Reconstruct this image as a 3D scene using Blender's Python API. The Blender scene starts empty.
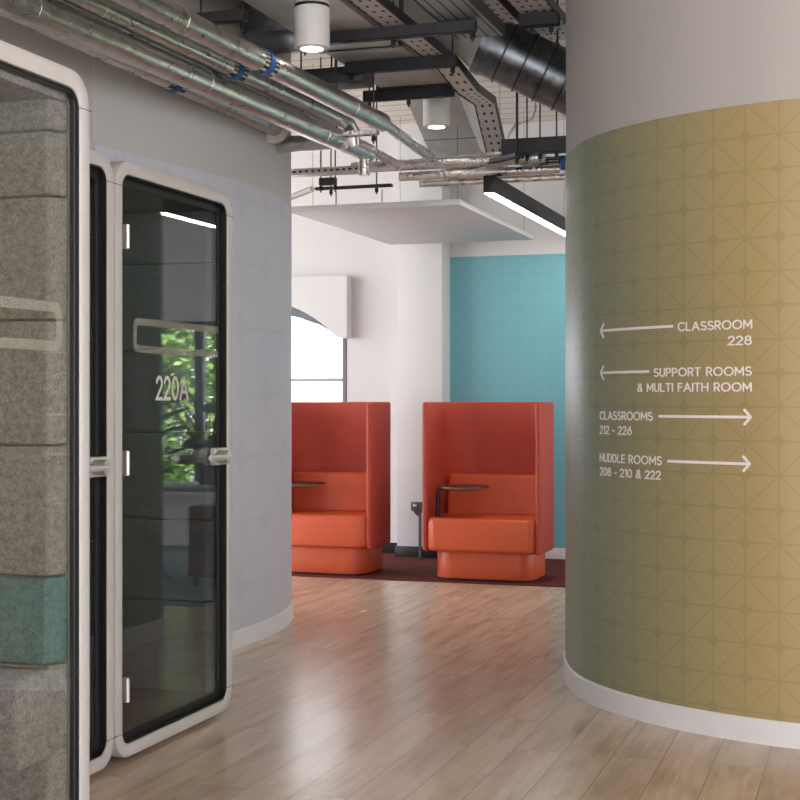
import bpy, bmesh, math, random
from mathutils import Vector, Matrix
random.seed(7)
S = bpy.context.scene
COL = S.collection
AL = math.radians(18.3)
CA, SA = math.cos(AL), math.sin(AL)
EYE, F = 1.38, 1430.0
CEIL = 3.8

# ---------------------------------------------------------------- frames
def W(a, b, z=0.0):                       # building axes (a across, b along the hall) -> world
    return Vector((a*CA + b*SA, -a*SA + b*CA, z))
def AB(p):
    return p[0]*CA - p[1]*SA, p[0]*SA + p[1]*CA
def at(x, y, h):                          # world point of a sight line at height h
    Y = (h-EYE)*F/(400-y)
    return Vector(((x-400)/F*Y, Y, h))
def atY(x, y, Y):
    return Vector(((x-400)/F*Y, Y, EYE + (400-y)/F*Y))

# ---------------------------------------------------------------- materials
def lin(c):
    return tuple(((v/255)/12.92 if v/255 <= .04045 else ((v/255+.055)/1.055)**2.4) for v in c) + (1,)
class NT:
    def __init__(s, name):
        s.m = bpy.data.materials.new(name); s.m.use_nodes = True
        s.t = s.m.node_tree; s.n = s.t.nodes; s.l = s.t.links
        s.b = s.n['Principled BSDF']; s.out = s.n['Material Output']
    def add(s, typ, **kw):
        n = s.n.new(typ)
        for k, v in kw.items(): setattr(n, k, v)
        return n
    def link(s, a, b): s.l.new(a, b)
    def math(s, op, a, b=None, c=None):
        n = s.n.new('ShaderNodeMath'); n.operation = op
        for i, v in enumerate((a, b, c)):
            if v is None: continue
            if isinstance(v, (int, float)): n.inputs[i].default_value = v
            else: s.l.new(v, n.inputs[i])
        return n.outputs[0]
    def noise(s, scale, detail=4, vec=None, rough=.55):
        n = s.n.new('ShaderNodeTexNoise'); n.inputs['Scale'].default_value = scale
        n.inputs['Detail'].default_value = detail; n.inputs['Roughness'].default_value = rough
        if vec is not None: s.l.new(vec, n.inputs['Vector'])
        return n
    def ramp(s, fac, stops):
        n = s.n.new('ShaderNodeValToRGB'); s.l.new(fac, n.inputs[0])
        e = n.color_ramp.elements
        while len(e) < len(stops): e.new(.5)
        for el, (p, c) in zip(e, stops): el.position = p; el.color = c
        return n.outputs[0]
    def mix(s, fac, a, b, blend='MIX'):
        n = s.n.new('ShaderNodeMix'); n.data_type = 'RGBA'; n.blend_type = blend
        for i, v in ((0, fac), (6, a), (7, b)):
            if isinstance(v, (int, float, tuple)): n.inputs[i].default_value = v
            else: s.l.new(v, n.inputs[i])
        return n.outputs[2]
    def coord(s, kind='Object', scale=(1,1,1), rot=(0,0,0)):
        c = s.n.new('ShaderNodeTexCoord'); m = s.n.new('ShaderNodeMapping')
        m.inputs['Scale'].default_value = scale; m.inputs['Rotation'].default_value = rot
        s.l.new(c.outputs[kind], m.inputs[0]); return m.outputs[0]
    def bump(s, h, strength=.2, dist=.01):
        n = s.n.new('ShaderNodeBump'); n.inputs['Strength'].default_value = strength
        n.inputs['Distance'].default_value = dist
        s.l.new(h, n.inputs['Height']); s.l.new(n.outputs[0], s.b.inputs['Normal'])
    def set(s, **kw):
        for k, v in kw.items(): s.b.inputs[k.replace('_', ' ')].default_value = v

def plain(name, c, rough=.5, metal=0., var=.06, nscale=9., bump=0., bscale=200., coat=0.):
    t = NT(name); t.set(Roughness=rough, Metallic=metal)
    if coat: t.set(Coat_Weight=coat, Coat_Roughness=.2)
    L = lin(c); v = t.coord()
    n = t.noise(nscale, 3, v)
    lo = tuple(x*(1-var) for x in L[:3]) + (1,); hi = tuple(min(1, x*(1+var)) for x in L[:3]) + (1,)
    t.link(t.ramp(n.outputs[0], [(.3, lo), (.7, hi)]), t.b.inputs['Base Color'])
    if bump:
        b = t.noise(bscale, 2, v); t.bump(b.outputs[0], bump, .003)
    return t.m
def emit(name, c, strength):
    t = NT(name); t.set(Base_Color=lin(c), Emission_Color=lin(c), Emission_Strength=strength); return t.m
def felt(name, c, mott=.4):
    t = NT(name); t.set(Roughness=.95); t.set(Sheen_Weight=0., Specular_IOR_Level=.2)
    v = t.coord(); a = t.noise(150, 3, v, .75); b = t.noise(45, 4, v)
    f = t.math('ADD', t.math('MULTIPLY', a.outputs[0], .65), t.math('MULTIPLY', b.outputs[0], .35))
    L = lin(c); lo = tuple(x*(1-mott) for x in L[:3]) + (1,); hi = tuple(min(1, x*(1+mott)) for x in L[:3]) + (1,)
    t.link(t.ramp(f, [(.36, lo), (.64, hi)]), t.b.inputs['Base Color'])
    t.bump(a.outputs[0], .25, .004)
    return t.m
def metal(name, c, rough=.35, var=.25, bump=.0, streak=(3, 3, 3), met=1.):
    t = NT(name); t.set(Metallic=met)
    v = t.coord(scale=streak); n = t.noise(4, 5, v)
    L = lin(c); lo = tuple(x*(1-var) for x in L[:3]) + (1,); hi = tuple(min(1, x*(1+var)) for x in L[:3]) + (1,)
    t.link(t.ramp(n.outputs[0], [(.3, lo), (.7, hi)]), t.b.inputs['Base Color'])
    t.link(t.math('ADD', t.math('MULTIPLY', n.outputs[0], .2), rough-.1), t.b.inputs['Roughness'])
    if bump:
        b = t.noise(38, 4, t.coord()); t.bump(b.outputs[0], bump, .01)
    return t.m
def glass(name, tint, boost=1.0, ior=1.5):
    t = NT(name); t.n.remove(t.b)
    tr = t.add('ShaderNodeBsdfTransparent'); tr.inputs[0].default_value = tint
    gl = t.add('ShaderNodeBsdfGlossy'); gl.inputs['Roughness'].default_value = 0.0
    fr = t.add('ShaderNodeFresnel'); ge = t.add('ShaderNodeNewGeometry')     # thin pane: same reflectance from either side
    t.link(t.math('ADD', t.math('MULTIPLY', ge.outputs['Backfacing'], 1/ior-ior), ior), fr.inputs[0])
    mx = t.add('ShaderNodeMixShader')
    t.link(t.math('MULTIPLY', fr.outputs[0], boost), mx.inputs[0]); t.link(tr.outputs[0], mx.inputs[1]); t.link(gl.outputs[0], mx.inputs[2])
    t.link(mx.outputs[0], t.out.inputs[0]); return t.m
def wallpaper(name, c0, c1, cell_u, cell_v, u0, v0, k=.82, rough=.5, g0=0., g1=1., lw=.0034, star=.30, second=None):
    # lattice of upright, level and diagonal lines with four-pointed stars where they meet; UV in metres
    t = NT(name); t.set(Roughness=rough)
    uv = t.add('ShaderNodeUVMap'); sp = t.add('ShaderNodeSeparateXYZ'); t.link(uv.outputs[0], sp.inputs[0])
    M = t.math
    U = M('DIVIDE', M('SUBTRACT', sp.outputs[0], u0), cell_u); V = M('DIVIDE', M('SUBTRACT', sp.outputs[1], v0), cell_v)
    def near(x):                                  # distance to nearest integer
        return M('ABSOLUTE', M('SUBTRACT', x, M('ROUND', x)))
    lines = []
    for x, c in ((U, cell_u), (V, cell_v)):
        lines.append(M('LESS_THAN', near(x), lw/cell_v))
    for op in ('ADD', 'SUBTRACT'):
        p = M('MULTIPLY', M('ADD', M(op, U, V), 1.0), .5)
        lines.append(M('LESS_THAN', near(p), lw/cell_v*.6))
    P = M('MULTIPLY', M('ADD', U, V), .5); Q = M('MULTIPLY', M('SUBTRACT', U, V), .5)
    dp = M('SUBTRACT', P, M('ROUND', P)); dq = M('SUBTRACT', Q, M('ROUND', Q))
    dU = M('ABSOLUTE', M('ADD', dp, dq)); dV = M('ABSOLUTE', M('SUBTRACT', dp, dq))
    st = M('LESS_THAN', M('ADD', M('SQRT', dU), M('SQRT', dV)), math.sqrt(star))
    m = st
    for x in lines: m = M('MAXIMUM', m, x)
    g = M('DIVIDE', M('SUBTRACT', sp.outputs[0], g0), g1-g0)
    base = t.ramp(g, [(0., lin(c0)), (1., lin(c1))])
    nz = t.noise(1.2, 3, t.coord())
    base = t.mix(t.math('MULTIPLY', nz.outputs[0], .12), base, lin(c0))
    dark = t.mix(1.0, base, (k, k*1.02, k, 1) if not second else second, 'MULTIPLY')
    t.link(t.mix(m, base, dark), t.b.inputs['Base Color'])
    return t.m

def floor_mat():
    t = NT('light_oak_planks')
    v = t.coord(rot=(0, 0, math.radians(90)))
    br = t.add('ShaderNodeTexBrick'); t.link(v, br.inputs['Vector'])
    br.offset = .37
    for k, x in (('Scale', 1.), ('Mortar Size', .0026), ('Brick Width', 1.38), ('Row Height', .192), ('Bias', 0.), ('Mortar Smooth', .3)):
        br.inputs[k].default_value = x
    br.inputs['Color1'].default_value = (0, 0, 0, 1); br.inputs['Color2'].default_value = (1, 1, 1, 1)
    br.inputs['Mortar'].default_value = (.5, .5, .5, 1)
    sx = t.add('ShaderNodeSeparateColor'); t.link(br.outputs['Color'], sx.inputs[0])
    # each plank shifts its grain
    cb = t.add('ShaderNodeCombineXYZ'); t.link(t.math('MULTIPLY', sx.outputs[0], 37.), cb.inputs[0]); t.link(t.math('MULTIPLY', sx.outputs[0], 11.), cb.inputs[1])
    va = t.add('ShaderNodeVectorMath'); va.operation = 'ADD'; t.link(v, va.inputs[0]); t.link(cb.outputs[0], va.inputs[1])
    mp = t.add('ShaderNodeMapping'); mp.inputs['Scale'].default_value = (.7, 9.5, 1); t.link(va.outputs[0], mp.inputs[0])
    g1 = t.noise(2.2, 7, mp.outputs[0], .62); g1.inputs['Distortion'].default_value = .9
    mp2 = t.add('ShaderNodeMapping'); mp2.inputs['Scale'].default_value = (1.1, 5.0, 1); t.link(va.outputs[0], mp2.inputs[0])
    g2 = t.noise(1.6, 4, mp2.outputs[0], .6)
    grain = t.ramp(g1.outputs[0], [(.26, lin((158, 131, 109))), (.50, lin((188, 165, 144))), (.74, lin((206, 186, 166)))])
    patch = t.ramp(g2.outputs[0], [(.28, lin((152, 124, 102))), (.52, lin((208, 187, 166)))])
    c = t.mix(.5, grain, patch)
    tone = t.ramp(sx.outputs[0], [(0., (.92, .90, .89, 1)), (1., (1.06, 1.06, 1.06, 1))])
    c = t.mix(1., c, tone, 'MULTIPLY')
    c = t.mix(t.math('MULTIPLY', br.outputs['Fac'], .6), c, lin((110, 88, 72)))
    t.link(c, t.b.inputs['Base Color'])
    t.link(t.math('ADD', t.math('MULTIPLY', g1.outputs[0], .12), .19), t.b.inputs['Roughness'])
    t.set(Specular_IOR_Level=.75)
    h = t.math('SUBTRACT', t.math('MULTIPLY', g1.outputs[0], .25), br.outputs['Fac'])
    t.bump(h, .12, .004)
    return t.m

def ceiling_mat():
    t = NT('ribbed_deck'); t.set(Roughness=.7)
    c = t.coord(); sp = t.add('ShaderNodeSeparateXYZ'); t.link(c, sp.inputs[0])
    y = t.math('DIVIDE', sp.outputs[1], .21); d = t.math('ABSOLUTE', t.math('SUBTRACT', y, t.math('ROUND', y)))
    m = t.math('LESS_THAN', d, .07)
    n = t.noise(2, 3, c)
    base = t.ramp(n.outputs[0], [(.3, lin((216, 206, 194))), (.7, lin((226, 217, 206)))])
    t.link(t.mix(t.math('MULTIPLY', m, .5), base, lin((120, 112, 104))), t.b.inputs['Base Color'])
    t.bump(t.math('SUBTRACT', 1., m), .5, .02)
    return t.m
def holes_mat(name, c, dark, cell=.062, slot=(.17, .17), rough=.45, met=.6, ribs=False):
    # sheet with rows of punched slots (or ribs), object space
    t = NT(name); t.set(Roughness=rough, Metallic=met)
    uv = t.add('ShaderNodeUVMap'); sp = t.add('ShaderNodeSeparateXYZ'); t.link(uv.outputs[0], sp.inputs[0])
    M = t.math
    def near(x, c_):
        q = M('DIVIDE', x, c_); return M('ABSOLUTE', M('SUBTRACT', q, M('ROUND', q)))
    a = M('LESS_THAN', near(sp.outputs[0], cell*.8), slot[0]); b = M('LESS_THAN', near(sp.outputs[1], cell*1.7), slot[1])
    m = M('MULTIPLY', a, b)
    if ribs: m = M('LESS_THAN', near(sp.outputs[0], .06), .1)
    t.link(t.mix(m, lin(c), lin(dark)), t.b.inputs['Base Color'])
    return t.m
def leaf_mat(name, c0, c1):
    t = NT(name); t.set(Roughness=.55)
    i = t.add('ShaderNodeNewGeometry')
    t.link(t.ramp(i.outputs['Random Per Island'], [(0., lin(c0)), (1., lin(c1))]), t.b.inputs['Base Color'])
    t.b.inputs['Subsurface Weight'].default_value = 0.0
    t.b.inputs['Transmission Weight'].default_value = 0.0
    return t.m

M = {
 'paint': plain('white_paint', (206, 204, 203), .65, var=.02, nscale=1.5),
 'paintg': plain('grey_white_paint', (182, 177, 174), .65, var=.03, nscale=1.5),
 'greypaint': plain('warm_grey_paint', (172, 166, 162), .65, var=.02, nscale=1.5),
 'skirt': plain('white_gloss_skirting', (214, 211, 210), .35, var=.02),
 'frame': plain('pearl_white_lacquer', (182, 177, 173), .32, var=.02),
 'black': plain('black_gasket', (13, 12, 13), .5, var=.1),
 'charcoal': plain('charcoal_paint', (48, 47, 49), .5, var=.15),
 'shellext': plain('pod_shell_white', (200, 195, 190), .5, var=.02),
 'felt': felt('grey_felt', (130, 127, 121), .5),
 'feltdark': felt('charcoal_felt', (84, 88, 90), .3),
 'teal': felt('teal_felt', (80, 116, 116)),
 'steel': metal('brushed_steel', (214, 210, 203), .36, .06, met=.65),
 'orange': plain('orange_leather', (208, 90, 52), .42, var=.05, bump=.08, bscale=220),
 'orangesh': plain('orange_red_fabric', (180, 68, 50), .62, var=.06, bump=.12, bscale=260),
 'wood': plain('walnut_edge', (150, 105, 74), .45, var=.12),
 'walnut': plain('dark_walnut_top', (50, 33, 30), .35, var=.15),
 'foil': metal('foil_jacket', (196, 193, 190), .30, .16, .28),
 'foil2': metal('crinkled_foil', (214, 209, 204), .28, .15, .8),
 'galv': metal('galvanised_sheet', (198, 195, 192), .42, .12, .0, (2, 2, 2), .35),
 'galvdark': metal('dark_galvanised_sheet', (104, 108, 113), .32, .3, .0, (5, 5, 5)),
 'iron': plain('dark_channel', (56, 55, 58), .45, .35, var=.2),
 'tray': holes_mat('perforated_tray', (206, 202, 199), (42, 32, 34), met=.3),
 'rib': holes_mat('ribbed_tray', (150, 158, 162), (62, 62, 64), ribs=True, met=.8),
 'white': plain('white_lamp_body', (212, 208, 203), .45, var=.02),
 'blue': plain('blue_band', (38, 92, 160), .5, var=.1),
 'plast': plain('plaster_white', (205, 200, 196), .9, var=.1, bump=.4, bscale=60),
 'carpet': felt('maroon_carpet', (98, 44, 40), .35),
 'carpet2': felt('slate_carpet', (112, 118, 124), .3),
 'sign': plain('white_vinyl', (232, 222, 220), .5, var=.01),
 'mark': plain('frosted_vinyl', (188, 187, 176), .6, var=.02), 'frost': None,
 'lamp': emit('lamp_white', (255, 246, 236), 22.),
 'spot': emit('spot_white', (255, 244, 230), 8.),
 'winframe': plain('grey_aluminium', (84, 86, 92), .4, .3, var=.05),
 'floor': floor_mat(), 'ceil': ceiling_mat(),
 'podglass': glass('pod_glass', (.88, .905, .90, 1), 1.35),
 'podglass1': glass('pod_front_glass', (.94, .945, .94, 1), 1.1),
 'winglass': glass('window_glass', (.97, .98, .98, 1), .6),
 'render': plain('white_render', (236, 236, 236), .8, var=.03),
 'bluewin': plain('grey_blue_pane', (84, 108, 122), .3, var=.1),
 'maroon': plain('maroon_laminate', (120, 50, 44), .4, var=.06),
 'desk': plain('grey_desk_top', (170, 172, 176), .4, var=.03),
 'leaf': leaf_mat('leaf_green', (96, 142, 44), (186, 216, 104)),
 'leafdark': leaf_mat('plant_leaf', (22, 30, 20), (44, 56, 38)),
 'bark': plain('bark', (82, 68, 56), .9, var=.3),
 'grass': plain('pale_paving', (150, 150, 142), .9, var=.1, nscale=3),
 'terra': plain('grey_pot', (70, 70, 72), .6, var=.1),
}

t = NT('sheer_vinyl'); tr = t.add('ShaderNodeBsdfTransparent'); mx = t.add('ShaderNodeMixShader'); mx.inputs[0].default_value = .26
t.set(Base_Color=lin((170, 166, 150)), Roughness=.7); t.link(tr.outputs[0], mx.inputs[1]); t.link(t.b.outputs[0], mx.inputs[2]); t.link(mx.outputs[0], t.out.inputs[0]); M['frost'] = t.m
# ---------------------------------------------------------------- mesh building
def link(o, parent=None):
    COL.objects.link(o)
    if parent is not None: o.parent = parent
    return o
class MB:
    def __init__(s): s.bm = bmesh.new(); s.uv = None
    def _merge(s, b2, mtx=None):
        if mtx is not None: b2.transform(mtx)
        me = bpy.data.meshes.new('tmp'); b2.to_mesh(me); b2.free(); s.bm.from_mesh(me); bpy.data.meshes.remove(me); return s
    def box(s, c, d, bevel=0., rot=None, seg=2):
        b = bmesh.new(); bmesh.ops.create_cube(b, size=1)
        bmesh.ops.scale(b, vec=d, verts=b.verts)
        if bevel: bmesh.ops.bevel(b, geom=b.edges[:], offset=bevel, segments=seg, profile=.5, affect='EDGES')
        m = Matrix.Translation(c)
        if rot is not None: m = m @ rot
        return s._merge(b, m)
    def prism(s, poly, vec, bevel=0., seg=2):
        b = bmesh.new(); vs = [b.verts.new(p) for p in poly]; f = b.faces.new(vs)
        r = bmesh.ops.extrude_face_region(b, geom=[f])
        bmesh.ops.translate(b, vec=vec, verts=[e for e in r['geom'] if isinstance(e, bmesh.types.BMVert)])
        bmesh.ops.recalc_face_normals(b, faces=b.faces)
        if bevel:
            es = [e for e in b.edges if len(e.link_faces) == 2 and e.calc_face_angle() > .7]
            bmesh.ops.bevel(b, geom=es, offset=bevel, segments=seg, profile=.5, affect='EDGES')
        return s._merge(b)
    def ring(s, outer, inner, vec, bevel=0.):
        b = bmesh.new(); n = len(outer); vec = Vector(vec)
        O = [b.verts.new(p) for p in outer]; I = [b.verts.new(p) for p in inner]
        O2 = [b.verts.new(Vector(p)+vec) for p in outer]; I2 = [b.verts.new(Vector(p)+vec) for p in inner]
        for i in range(n):
            j = (i+1) % n
            b.faces.new((O[i], O[j], I[j], I[i])); b.faces.new((O2[i], I2[i], I2[j], O2[j]))
            b.faces.new((O[i], O2[i], O2[j], O[j])); b.faces.new((I[i], I[j], I2[j], I2[i]))
        bmesh.ops.recalc_face_normals(b, faces=b.faces)
        if bevel:
            es = [e for e in b.edges if e.calc_face_angle() > .9]
            bmesh.ops.bevel(b, geom=es, offset=bevel, segments=2, profile=.5, affect='EDGES')
        return s._merge(b)
    def tube(s, pts, r, seg=14, caps=True, radii=None):
        b = bmesh.new(); pts = [Vector(p) for p in pts]; n = len(pts); rings = []
        up = None
        for i, p in enumerate(pts):
            t = (pts[min(i+1, n-1)]-pts[max(i-1, 0)]).normalized()
            if up is None:
                up = Vector((0, 0, 1)) if abs(t.z) < .9 else Vector((1, 0, 0))
            x = t.cross(up).normalized(); y = x.cross(t).normalized(); up = y
            k = 1.
            if 0 < i < n-1:
                c = max(.4, math.cos((pts[i]-pts[i-1]).angle(pts[i+1]-pts[i])/2)); k = 1/c**.5
            rr = (radii[i] if radii else r)*k
            rings.append([b.verts.new(p + (x*math.cos(2*math.pi*q/seg)+y*math.sin(2*math.pi*q/seg))*rr) for q in range(seg)])
        for i in range(n-1):
            for q in range(seg):
                w = (q+1) % seg; b.faces.new((rings[i][q], rings[i][w], rings[i+1][w], rings[i+1][q]))
        if caps: b.faces.new(rings[0][::-1]); b.faces.new(rings[-1])
        bmesh.ops.recalc_face_normals(b, faces=b.faces)
        return s._merge(b)
    def lathe(s, prof, seg=32, loc=(0, 0, 0), close=True):
        b = bmesh.new(); rings = []
        for r, z in prof:
            rings.append([b.verts.new((r*math.cos(2*math.pi*q/seg), r*math.sin(2*math.pi*q/seg), z)) for q in range(seg)])
        for i in range(len(prof)-1):
            for q in range(seg):
                w = (q+1) % seg; b.faces.new((rings[i][q], rings[i][w], rings[i+1][w], rings[i+1][q]))
        if close: b.faces.new(rings[0][::-1]); b.faces.new(rings[-1])
        bmesh.ops.recalc_face_normals(b, faces=b.faces)
        return s._merge(b, Matrix.Translation(loc))
    def done(s, name, m, parent=None, smooth=True, uvs=False, ang=.6):
        bm = s.bm
        for f in bm.faces: f.smooth = smooth
        for e in bm.edges:
            if len(e.link_faces) == 2 and e.calc_face_angle(0) > ang: e.smooth = False
        me = bpy.data.meshes.new(name); bm.to_mesh(me); bm.free()
        me.materials.append(M[m] if isinstance(m, str) else m)
        return link(bpy.data.objects.new(name, me), parent)
def tag(o, label, cat, group=None):
    o['label'] = label; o['category'] = cat
    if group: o['group'] = group
    return o
def thing(name, label, cat, loc=(0, 0, 0), rot=0., group=None):
    o = link(bpy.data.objects.new(name, None)); o.empty_display_size = .1
    o.location = loc; o.rotation_euler = (0, 0, rot)
    return tag(o, label, cat, group)
def struct(o): o['kind'] = 'structure'; return o
def orient(o): o.rotation_euler = (0, 0, -AL); return o      # local x across the hall, local y along it
def copy_tree(o, parent=None):
    c = o.copy(); COL.objects.link(c)
    if parent is not None: c.parent = parent
    for ch in list(o.children): copy_tree(ch, c)
    return c

def spline(P, n=10):
    P = [Vector((p[0], p[1])) for p in P]; out = []
    Q = [2*P[0]-P[1]] + P + [2*P[-1]-P[-2]]
    for i in range(1, len(Q)-2):
        a, b, c, d = Q[i-1:i+3]
        for k in range(n):
            t = k/n
            out.append(.5*((2*b)+(c-a)*t+(2*a-5*b+4*c-d)*t*t+(3*b-a-3*c+d)*t**3))
    out.append(P[-1]); return out
def normals(path, sgn):
    N = []
    for i in range(len(path)):
        t = (path[min(i+1, len(path)-1)]-path[max(i-1, 0)]).normalized()
        N.append(Vector((-t.y, t.x))*sgn)
    return N
def arclen(path):
    s = [0.]
    for i in range(1, len(path)): s.append(s[-1]+(path[i]-path[i-1]).length)
    return s
def strip(name, path, sgn, off, z0, z1, m, parent=None):       # covering on a curved wall with UV in metres
    N = normals(path, sgn); s = arclen(path); bm = bmesh.new(); uv = bm.loops.layers.uv.new('UVMap')
    lo = [bm.verts.new((p.x+n.x*off, p.y+n.y*off, z0)) for p, n in zip(path, N)]
    hi = [bm.verts.new((p.x+n.x*off, p.y+n.y*off, z1)) for p, n in zip(path, N)]
    for i in range(len(path)-1):
        f = bm.faces.new((lo[i], lo[i+1], hi[i+1], hi[i])); f.smooth = True
        for lp, u, v in zip(f.loops, (s[i], s[i+1], s[i+1], s[i]), (z0, z0, z1, z1)): lp[uv].uv = (u, v)
    me = bpy.data.meshes.new(name); bm.to_mesh(me); bm.free(); me.materials.append(M[m] if isinstance(m, str) else m)
    return link(bpy.data.objects.new(name, me), parent)
def skirting(name, path, sgn, h, th, m, parent=None):
    N = normals(path, sgn); bm = bmesh.new(); prof = ((-.004, 0), (th, 0), (th, h-.008), (th-.006, h), (-.004, h)); rows = []
    for p, n in zip(path, N): rows.append([bm.verts.new((p.x+n.x*o, p.y+n.y*o, z)) for o, z in prof])
    for i in range(len(path)-1):
        for k in range(5):
            j = (k+1) % 5; bm.faces.new((rows[i][k], rows[i+1][k], rows[i+1][j], rows[i][j]))
    bm.faces.new(rows[0]); bm.faces.new(rows[-1][::-1])
    bmesh.ops.recalc_face_normals(bm, faces=bm.faces)
    b = MB(); b.bm.free(); b.bm = bm
    return b.done(name, m, parent)
def solid_wall(name, poly, z0, z1, m):
    b = MB(); b.prism([(p[0], p[1], z0) for p in poly], (0, 0, z1-z0)); return struct(b.done(name, m, ang=.5))

# ================================================================ THE SETTING
FT = .04
f = MB().box((-.0, 3., -FT/2), (22, 19.2, FT)).done('floor', 'floor'); struct(orient(f))
f = MB().box((-.0, 3., CEIL+.05), (22, 19.2, .1)).done('ceiling', 'ceil'); struct(orient(f))
ZS = .10; WP = 2.575

# rounded wall at the right
colP = [(3.3, 5.26), (2.6, 5.34), (2.0, 5.475), (1.584, 5.664), (1.39, 5.79), (1.20, 5.96), (1.045, 6.155), (.93, 6.36), (.855, 6.58), (.824, 6.80), (.823, 7.05), (.848, 7.28), (.905, 7.49), (1.02, 7.68), (1.26, 7.85), (1.7, 7.93), (3.3, 7.97)]
colpath = spline(colP, 8)
wr = solid_wall('wall_right', colpath, 0, CEIL, 'greypaint')
cs = arclen(colpath)
def on_path(px, colpath, cs):                      # first hit of a sight line on a curved wall: (arc length, depth)
    t = (px-400)/F; best = None
    for i in range(len(colpath)-1):
        p, q = colpath[i], colpath[i+1]
        fp, fq = p.x-t*p.y, q.x-t*q.y
        if fp*fq <= 0 and fp != fq:
            k = fp/(fp-fq); Y = p.y+(q.y-p.y)*k
            if best is None or Y < best[1]: best = (cs[i]+(cs[i+1]-cs[i])*k, Y)
    return best
def on_col(px): return on_path(px, colpath, cs)
s745 = on_col(745.3)[0]
M['ochre'] = wallpaper('sage_to_ochre_paper', (162, 140, 94), (120, 132, 108), .1415, .1365, s745, 2.443, .84, .42, on_col(760)[0], on_col(585)[0], star=.42)  # hue shift: ombre print, with some cool reflected light put into the colour
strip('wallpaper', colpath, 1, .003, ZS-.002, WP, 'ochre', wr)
struct(skirting('baseboard_right', colpath, 1, ZS, .014, 'skirt'))

# curved wall at the left, behind the pods
c0 = W(-3.53, 6.03)
lP = [(c0.x, c0.y), (-1.20, 7.34), (-.935, 7.89), (-.765, 8.42), (-.70, 8.85), (-.70, 9.15), (-.80, 9.42), (-1.1, 9.62), (-1.6, 9.75), (-2.6, 9.95)]
lpath = spline(lP, 8)
back_l = [W(-6.2, 7.2).to_2d(), W(-6.2, 6.03).to_2d()]
wl = solid_wall('wall_left', lpath+back_l, 0, CEIL, 'paintg')
M['lilac'] = wallpaper('pale_lilac_paper', (186, 184, 193), (186, 184, 193), .36, .362, on_path(265.5, lpath, arclen(lpath))[0]+.36, 1.06, .9, .5, lw=.008, star=.52, second=(.94, .94, .943, 1))
strip('wallpaper', lpath, -1, .003, ZS-.002, 2.60, 'lilac', wl)
struct(skirting('baseboard_left', lpath, -1, ZS, .014, 'skirt'))
wb = MB().box((-3.588, 2.0, CEIL/2), (.1, 8.06, CEIL)).done('wall_alcove', 'paintg'); struct(orient(wb))

# back wall with two windows
BW = 12.17
w1 = (-6.9, -4.53, .85, 2.30)           # a0, a1, z0, z1
w2 = (.12, 4.9, .52, 2.12)  # the part behind the rounded wall is widened for extra daylight
b = MB(); cuts = [(-9.5, None)]
def wallseg(a0, a1, z0, z1): b.box(((a0+a1)/2, BW+.12, (z0+z1)/2), (a1-a0, .24, z1-z0))
wallseg(-10.9, w1[0], 0, CEIL); wallseg(w1[0], w1[1], 0, w1[2]); wallseg(w1[0], w1[1], w1[3], CEIL); wallseg(w1[1], w2[0], 0, CEIL)
wallseg(w2[0], w2[1], 0, w2[2]); wallseg(w2[0], w2[1], w2[3], CEIL); wallseg(w2[1], 5.2, 0, CEIL)
wback = struct(orient(b.done('wall_back', 'paint')))
b = MB().box((1.2, 0, 1.9), (.48, .25, 3.8)); 
def px_a(px, bb):
    t = (px-400)/F; Y = bb/(SA*t+CA); return AB((t*Y, Y))[0]
pa0, pa1 = px_a(397, 11.92), px_a(442, 11.92)
pier = MB().box(((pa0+pa1)/2, 12.045, CEIL/2), (pa1-pa0, .25, CEIL), .004).done('wall_pier', 'paint'); struct(orient(pier))
M['tealp'] = wallpaper('teal_paper', (110, 168, 178), (110, 168, 178), .142, .142, 1.05, 2.2, .90, .5)
ta0, ta1 = px_a(449.7, BW), -.3
tp = strip('wallpaper', [Vector((ta0+i*(ta1-ta0)/4, BW)) for i in range(5)], -1, .004, .10, 2.645, 'tealp', wback)
# (path runs in the wall's own frame, so it inherits the wall's turn)
k = MB().box(((pa1+ta1)/2+.1, BW-.007, .05), (ta1-pa1, .014, .1), .003).done('baseboard_back', 'skirt'); struct(orient(k))
k = MB().box(((pa0-6.9)/2, BW-.008, .05), (6.9+pa0, .016, .1), .003).box(((pa0+pa1)/2, 11.92-.008, .05), (pa1-pa0+.03, .016, .1), .003).done('baseboard_pier', 'black'); struct(orient(k))
# panel joints above the suspended panel
tr = MB()
for a in [px_a(x, BW) for x in (336, 382)]: tr.box((a, BW-.002, 3.18), (.007, .004, .20))
struct(orient(tr.done('trim_1', 'winframe')))

b = MB()
for a0, a1 in ((-11, -10.7), (-7.6, -7.4), (-4.5, -4.3), (-1.4, -1.2), (1.7, 1.9), (5.1, 5.3)): b.box(((a0+a1)/2, -5.1, CEIL/2), (a1-a0, .2, CEIL))
b.box((-2.85, -5.1, .1), (16.3, .2, .2)).box((-2.85, -5.1, 3.6), (16.3, .2, .4)); struct(orient(b.done('wall_front', 'paint')))  # added unseen behind the camera, its openings sized for the light let in
b = MB().box((5.3, 5.6, CEIL/2), (.2, 1.9, CEIL)).box((5.3, 11.7, CEIL/2), (.2, .9, CEIL)).box((5.3, 9., 3.4), (.2, 5., .8)).box((5.3, 9., .3), (.2, 5., .6)).box((5.3, -.2, 3.6), (.2, 9.8, .4)).box((5.3, -.2, .2), (.2, 9.8, .4))
for y in (-2.6, -.1, 2.3): b.box((5.3, y, CEIL/2), (.2, .2, CEIL))
struct(orient(b.done('wall_far_right', 'paint')))  # unseen wall; its window openings were added to light booths and left wall

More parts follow.
